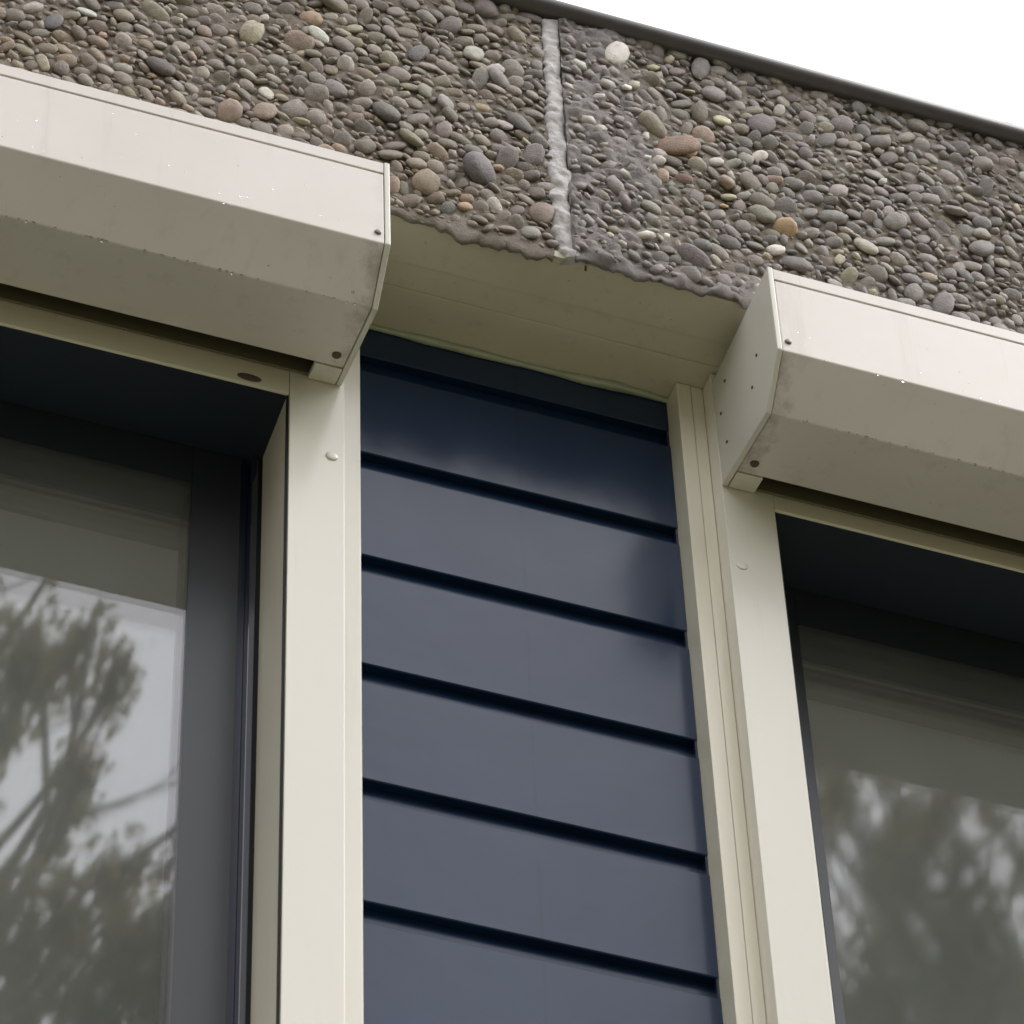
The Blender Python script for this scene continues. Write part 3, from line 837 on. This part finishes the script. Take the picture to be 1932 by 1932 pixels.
# ------------------------------------------------------------------ shutter boxes
B_, ZT, H1, Y2, Z2, Z4 = 0.18497, -0.01758, 0.15386, 0.04847, 0.21294, 0.18782
def shutter_box(label, xe, s, length, dz):
    """xe: visible end; s = -1 box runs to the left of it, +1 to the right"""
    zt = ZT + dz
    xf = xe + s * length
    W = empty('shutter_box', ((xe + xf) / 2, -0.09, zt - 0.1), label, 'shutter box', 'roller shutter boxes above the windows')
    lo, hi = min(xe, xf), max(xe, xf)
    cap = 0.0065
    a, b = lo + cap + 0.0006, hi - cap - 0.0006
    zg = zt - 0.0195
    # front cover: face, slope, underside ending at the curtain slot
    slot_y = -0.030
    t = (slot_y - (-B_ + Y2)) / (B_ - Y2)
    zsl = zt - (Z2 + (Z4 - Z2) * t)
    th = 0.004
    cov = [(-B_, zg - 0.0026), (-B_, zt - H1), (-B_ + Y2, zt - Z2), (slot_y, zsl), (slot_y, zsl + 0.012), (slot_y - th, zsl + 0.012),
           (slot_y - th, zsl + th), (-B_ + Y2 + 0.002, zt - Z2 + th), (-B_ + th, zt - H1 + 0.002), (-B_ + th, zg - 0.0026)]
    extrude('front_cover', cov, a, b, M_box, W, bevel=0.0016)
    strip = [(-B_, zt), (-B_, zg), (-B_ + 0.0035, zg), (-B_ + 0.0035, zg - 0.006), (-B_ + 0.008, zg - 0.006), (-B_ + 0.008, zt - 0.004), (-0.11, zt - 0.004), (-0.11, zt)]
    extrude('top_strip', strip, a, b, M_box, W, bevel=0.0008)
    # roller and curtain inside the slot
    rr = [(-0.075 + 0.045 * math.cos(2 * math.pi * k / 16), zt - 0.10 + 0.045 * math.sin(2 * math.pi * k / 16)) for k in range(16)]
    extrude('roller', rr, a, b, M_dark, W)
    extrude('back_plate', [(-0.004, zt - Z4 + 0.004), (-0.001, zt - Z4 + 0.004), (-0.001, zt - 0.006), (-0.004, zt - 0.006)], a, b, M_dark, W)
    capprof = [(-B_ - 0.0012, zt + 0.001), (-B_ - 0.0012, zt - H1 - 0.0008), (-B_ + Y2 - 0.0005, zt - Z2 - 0.0015), (-0.0008, zt - Z4 - 0.001), (-0.0008, zt + 0.001)]
    # the near cap reaches back to the recessed strips
    back = [(-B_ - 0.0012, zt + 0.001), (-B_ - 0.0012, zt - H1 - 0.0008), (-B_ + Y2 - 0.0005, zt - Z2 - 0.0015), (-0.0008, zt - Z4 - 0.001),
            (-0.0008, zt + 0.001)]
    caps = []
    for (c0, c1) in ((lo, lo + cap), (hi - cap, hi)):
        caps.append(extrude('end_cap', capprof, c0, c1, M_cap, W, bevel=0.0012))
    near_cap = caps[0] if s > 0 else caps[1]
    # bracket closing the slot beside the cap
    x0, x1 = (xe + s * (cap + 0.001), xe + s * 0.040)
    x0, x1 = min(x0, x1), max(x0, x1)
    br = [(slot_y + 0.001, zsl - 0.0015), (-0.0012, zt - Z4 - 0.0015), (-0.0012, zt - Z4 + 0.006), (slot_y + 0.001, zsl + 0.006)]
    extrude('slot_bracket', br, x0, x1, M_cap, W, bevel=0.0008)
    fs = disc('screw', (xe + s * 0.0150, -B_, zt - 0.136), (0, -1, 0), 0.0042, 0.0030, M_screw, W, dome=0.5)
    nrm = Vector((0, -(Z2 - Z4), -(B_ - Y2))).normalized()
    disc('screw', (xe + s * 0.021, -0.050, zt - (Z2 + (Z4 - Z2) * ((-0.050 + B_ - Y2) / (B_ - Y2)))), nrm, 0.0055, 0.003, M_slot, W, dome=0.4)
    if s > 0:
        for (y, z) in ((-0.131, -0.128), (-0.039, -0.066), (-0.110, -0.163), (-0.019, -0.104), (-0.027, -0.166)):
            disc('rivet', (xe, y, z), (-1, 0, 0), 0.0022, 0.0018, M_slot, near_cap, seg=8, sx=1.0)
    # rain drops standing on the cover
    rs = random.Random(40 if s > 0 else 41)
    dv, df = bmesh_half()
    vs, fs_ = [], []
    n = 60
    for k in range(n):
        x = (xe + s * rs.uniform(0.02, 0.75))
        q = rs.random()
        if q < 0.62: y, z, nn = -B_, zt - 0.024 - (H1 - 0.026) * rs.random() ** 0.6, Vector((0, -1, 0))
        elif q < 0.68: y, z, nn = -B_ + 0.0004, zt - H1 - 0.0004, Vector((0, -1, -0.5)).normalized()
        else:
            u_ = 1.0 if rs.random() < 0.65 else rs.random()
            y, z, nn = -B_ + Y2 * u_, zt - H1 - (Z2 - H1) * u_, Vector((0, -0.6, -0.8)).normalized()
        r = rs.choice((0.0006, 0.0008, 0.0010, 0.0014, 0.0019)) * rs.uniform(0.8, 1.2)
        u = Vector((1, 0, 0)); w = nn.cross(u)
        o_ = len(vs)
        for v in dv: vs.append(Vector((x, y, z)) + u * v[0] * r + w * v[1] * r * rs.choice((1, 1.0, 1.2)) + nn * (v[2] * r * 0.42 + 0.0001))
        fs_ += [tuple(i + o_ for i in f) for f in df]
    for k in range(46):
        x = xe + s * rs.uniform(0.03, 0.75)
        nn = Vector((0, -0.35, -0.94)).normalized()
        r = rs.uniform(0.0009, 0.0019)
        u = Vector((1, 0, 0)); w = nn.cross(u)
        o_ = len(vs)
        for v in dv: vs.append(Vector((x, -B_ + Y2 + rs.uniform(-0.0002, 0.0002), zt - Z2 + 0.0006)) + u * v[0] * r + w * v[1] * r + nn * (v[2] * r * 1.1))
        fs_ += [tuple(i + o_ for i in f) for f in df]
    dr = obj('rain_drops', vs, fs_, M_drop, W, smooth=True)
    dr['kind'] = 'stuff'
    return W

def bmesh_half():
    """closed little dome"""
    v, f = [], []
    seg = 10
    for (rr, h) in ((1.0, 0.0), (0.92, 0.38), (0.66, 0.75)):
        for k in range(seg):
            t = 2 * math.pi * k / seg
            v.append((rr * math.cos(t), rr * math.sin(t), h))
    v.append((0, 0, 1.0))
    for i in range(2):
        for k in range(seg):
            a, b = i * seg + k, i * seg + (k + 1) % seg
            f.append((a, b, b + seg, a + seg))
    for k in range(seg): f.append((2 * seg + k, 2 * seg + (k + 1) % seg, 3 * seg))
    f.append(tuple(range(seg - 1, -1, -1)))
    return v, f

shutter_box('white roller shutter box over the left window, only its right end in view', -0.05309, -1, 1.55, 0.0)
shutter_box('white roller shutter box over the right window, its flat left end plate showing rivets', 0.41243, 1, 1.50, -0.00906)

# ------------------------------------------------------------------ the building behind and below (mostly out of view)
rm = empty('room', (0.2, 2.0, -2.6), None, None)
del rm
def structure_box(name, *a):
    o = box(name, *a)
    tag(o, kind='structure')
    return o
structure_box('room_ceiling', -1.9, 2.3, 0.31, 4.4, -0.16, -0.02, M_room)
structure_box('room_floor', -1.9, 2.3, 0.31, 4.4, -2.75, -2.62, M_room)
structure_box('room_back_wall', -1.9, 2.3, 4.2, 4.35, -2.62, -0.17, M_room)
structure_box('room_side_wall', -1.9, -1.75, 0.31, 4.2, -2.62, -0.17, M_room)
structure_box('room_side_wall', 2.15, 2.3, 0.31, 4.2, -2.62, -0.17, M_room)
structure_box('room_party_wall', -0.02, 0.36, 0.12, 0.30, -2.62, -0.006, M_room)
structure_box('lower_wall', -1.9, 2.3, 0.05, 0.30, GZ, -2.42, M_conc)
structure_box('window_spandrel', -1.9, -0.05, 0.02, 0.30, -2.41, ZS - 0.062, M_conc)
structure_box('window_spandrel', 0.415, 2.3, 0.02, 0.30, -2.41, ZS - 0.062, M_conc)
structure_box('wall_pier', -1.9, -1.62, 0.0, 0.30, ZS - 0.06, -0.006, M_conc)
structure_box('wall_pier', 1.92, 2.3, 0.0, 0.30, ZS - 0.06, -0.006, M_conc)
structure_box('window_lintel', -1.61, -0.03, 0.218, 0.30, -0.20, -0.006, M_conc)
structure_box('window_lintel', 0.37, 1.91, 0.218, 0.30, -0.20, -0.006, M_conc)

# ------------------------------------------------------------------ trees in front of the house (some seen reflected in the glass, one added to shade the left)
def limb(V, F, pts, r0, r1, seg=7):
    o = len(V)
    n = len(pts)
    for i, p in enumerate(pts):
        p = Vector(p)
        d = (Vector(pts[min(i + 1, n - 1)]) - Vector(pts[max(i - 1, 0)])).normalized()
        u = d.cross(Vector((0.3, 1, 0.2))).normalized()
        w = d.cross(u)
        r = r0 + (r1 - r0) * i / (n - 1)
        for k in range(seg):
            t = 2 * math.pi * k / seg
            V.append(p + (u * math.cos(t) + w * math.sin(t)) * r)
    for i in range(n - 1):
        for k in range(seg):
            a, b = o + i * seg + k, o + i * seg + (k + 1) % seg
            F.append((a, b, b + seg, a + seg))
    F.append(tuple(o + k for k in range(seg)))
    F.append(tuple(o + (n - 1) * seg + k for k in range(seg - 1, -1, -1)))

def bend(p, q, rs, n=6, amp=0.12):
    p, q = Vector(p), Vector(q)
    L = (q - p).length
    off = [Vector((rs.gauss(0, 1), rs.gauss(0, 1), rs.gauss(0, 0.6))) * amp * L * 0.25 for _ in range(2)]
    return [p.lerp(q, i / (n - 1)) + off[0] * math.sin(math.pi * i / (n - 1)) + off[1] * math.sin(2 * math.pi * i / (n - 1)) * 0.6 for i in range(n)]

def tree(label, base, top, clumps, twigs, mat, seed, r0=0.16):
    rs = random.Random(seed)
    T = empty('tree', base, label, 'tree', 'trees in front of the house')
    V, F = [], []
    trunk = bend(base, top, rs, 9, 0.10)
    limb(V, F, trunk, r0, r0 * 0.25, 9)
    for (c, r, n) in clumps:
        c = Vector(c)
        k = min(range(2, 8), key=lambda i: (trunk[i] - c).length + 0.9 * max(0, trunk[i].z - c.z + 0.4))
        limb(V, F, bend(trunk[k], c, rs, 7, 0.22), r0 * 0.22, 0.012, 6)
    for (p, q, ra) in twigs:
        limb(V, F, bend(p, q, rs, 7, 0.16), ra, ra * 0.35, 6)
    obj('trunk', V, F, M_bark, T, smooth=True)
    LV, LF = [], []
    for (c, r, n) in clumps:
        c = Vector(c)
        for _ in range(n):
            while True:
                q = Vector((rs.uniform(-1, 1), rs.uniform(-1, 1), rs.uniform(-1, 1)))
                if q.length < 1: break
            rr = r if isinstance(r, tuple) else (r, r, r)
            # uneven outline: push leaves into sub-clusters
            q = q * (0.75 + 0.35 * math.sin(5 * q.x + 3 * q.z + c.x * 7))
            p = c + Vector((q.x * rr[0], q.y * rr[1], q.z * rr[2]))
            s = rs.uniform(0.016, 0.032)
            a = Vector((rs.gauss(0, 1), rs.gauss(0, 1), rs.gauss(0, 1))).normalized()
            b = a.cross(Vector((rs.gauss(0, 1), rs.gauss(0, 1), rs.gauss(0, 1)))).normalized()
            o = len(LV)
            LV += [p - a * s * 1.3, p + b * s * 0.7 - a * s * 0.2, p + a * s * 1.3, p - b * s * 0.7 - a * s * 0.2]
            LF.append((o, o + 1, o + 2, o + 3))
    cr = obj('crown', LV, LF, mat, T)
    return T

def at_left(u, v, y=-8.0):
    """where a spot seen reflected in the left pane stands, at depth y"""
    t = (y + 5) / -3.0
    X = (0.59 + 0.0016 * u + 0.00013 * (v - 1100)) * (1 - t) + (1.15 + 0.0022 * u + 0.00018 * (v - 1100)) * t
    Z = (5.51 + 0.00012 * u - 0.00209 * (v - 1100)) * (1 - t) + (8.96 + 0.00015 * u - 0.00285 * (v - 1100)) * t
    return (X, y, Z)

rs = random.Random(3)
clA = []
for (u, v, ru, n) in ((10, 1290, 40, 300), (35, 1330, 80, 1000), (110, 1290, 75, 800), (195, 1325, 45, 420), (150, 1215, 22, 60), (-10, 1440, 60, 600),
                      (-60, 1250, 70, 500), (120, 1530, 55, 520), (100, 1610, 38, 260), (185, 1690, 65, 600), (70, 1800, 130, 1700), (205, 1850, 130, 1700), (300, 1730, 40, 260),
                      (150, 1960, 180, 2400), (300, 1880, 90, 900), (285, 1650, 30, 90), (88, 1105, 22, 70), (-90, 1650, 80, 500), (-100, 1850, 120, 1200),
                      (250, 1790, 70, 500), (0, 1930, 120, 1200), (310, 1960, 90, 800), (320, 1560, 26, 40)):
    y = -8.0 + rs.uniform(-0.4, 0.4)
    clA.append((at_left(u, v, y), (ru * 0.0024, 0.30, ru * 0.0027), int(n * 0.40)))
for _ in range(26):      # the rest of the crown, to the left and below
    x = rs.uniform(-2.2, 1.0); z = rs.uniform(1.6, 5.6)
    if x > 0.3 and z > 5.8: continue
    clA.append(((x, -8.2 + rs.uniform(-1.2, 1.0), z), rs.uniform(0.4, 0.7), 260))
tw = [(at_left(-60, 1780), at_left(340, 1545), 0.022), (at_left(-40, 1760), at_left(330, 1430), 0.010), (at_left(20, 1740), at_left(340, 1640), 0.014),
      (at_left(100, 1600), at_left(345, 1480), 0.012), (at_left(-60, 1200), at_left(95, 1105), 0.008), (at_left(60, 1440), at_left(200, 1350), 0.008),
      (at_left(-70, 1160), at_left(30, 1120), 0.006)]
tree('slender tree with open olive foliage standing left of the lawn, facing the left window', (-0.3, -8.3, GZ), (0.3, -8.2, 7.2), clA, tw, M_leafA, 21)
clB = []
for _ in range(95):
    x = rs.uniform(4.0, 7.4); z = rs.uniform(3.6, 9.6)
    if (x - 5.6) ** 2 / 3.4 + (z - 6.9) ** 2 / 9.5 > 1: continue
    clB.append(((x, -8.0 + rs.uniform(-1.0, 1.0), z), rs.uniform(0.25, 0.5), 110))
for _ in range(70):      # the side facing the right window
    x = rs.uniform(4.25, 5.8); z = rs.uniform(7.0, 9.2)
    clB.append(((x, -8.0 + rs.uniform(-0.6, 0.6), z), (rs.uniform(0.06, 0.16), 0.25, rs.uniform(0.10, 0.26)), 60))
tree('broad leafy tree with a dense grey green crown standing opposite the right window', (5.6, -8.3, GZ), (5.7, -8.2, 8.6), clB, [], M_leafB, 22, 0.22)
clC = []
for _ in range(45):
    clC.append(((rs.uniform(0.6, 3.6), -13 + rs.uniform(-1.2, 1.2), rs.uniform(-1.5, 5.5)), rs.uniform(0.5, 0.9), 380))
tree('rounded bushy tree farther back between the other two trees', (2.1, -13, GZ), (2.1, -13, 4.8), clC, [], M_leafB, 23, 0.2)

clD = []  # unseen tree added to cut the light on left-facing surfaces
for _ in range(70):
    t_ = rs.uniform(0, 6.283); q_ = rs.random() ** 0.5
    clD.append(((-6.2 + 2.0 * q_ * math.cos(t_), -2.4 + 1.6 * q_ * math.sin(t_), rs.uniform(-3.5, 5.5)), rs.uniform(0.5, 0.9), 260))
tree('added tall leafy tree out of view at left, shading the left facing sides', (-6.2, -2.6, GZ), (-6.1, -2.4, 5.4), clD, [], M_leafB, 24, 0.2)

# added belt of trees, out of view, blocking light from the low sky
rs = random.Random(77)
LV, LF = [], []
for k in range(30):
    az_ = math.radians(-86 + 172 * (k + 0.5) / 30 + rs.uniform(-2, 2))
    rad_ = rs.uniform(17, 20)
    hc = rs.uniform(11.0, 13.5)
    cx_, cy_ = math.sin(az_) * rad_, -math.cos(az_) * rad_ + 1.0
    lobes = [(cx_ + rs.uniform(-1.6, 1.6), cy_ + rs.uniform(-1.2, 1.2), GZ + rs.uniform(0.5, hc - 0.8), rs.uniform(0.9, 1.7)) for _ in range(30)]
    for _ in range(1500):
        lx, ly, lz, lr = rs.choice(lobes)
        q = Vector((rs.gauss(0, 1), rs.gauss(0, 1), rs.gauss(0, 1))).normalized() * lr * rs.uniform(0.6, 1.0)
        p = Vector((lx, ly, lz)) + q
        s_ = rs.uniform(0.10, 0.22)
        a = Vector((rs.gauss(0, 1), rs.gauss(0, 1), rs.gauss(0, 1))).normalized()
        b = a.cross(Vector((rs.gauss(0, 1), rs.gauss(0, 1), rs.gauss(0, 1)))).normalized()
        o_ = len(LV)
        LV += [p - a * s_ * 1.3, p + b * s_ * 0.8, p + a * s_ * 1.3, p - b * s_ * 0.8]
        LF.append((o_, o_ + 1, o_ + 2, o_ + 3))
bt = obj('low_sky_blocker', LV, LF, M_leafB, None)
tag(bt, 'added unseen belt of tall trees blocking the low sky opposite the house', 'trees', kind='stuff')
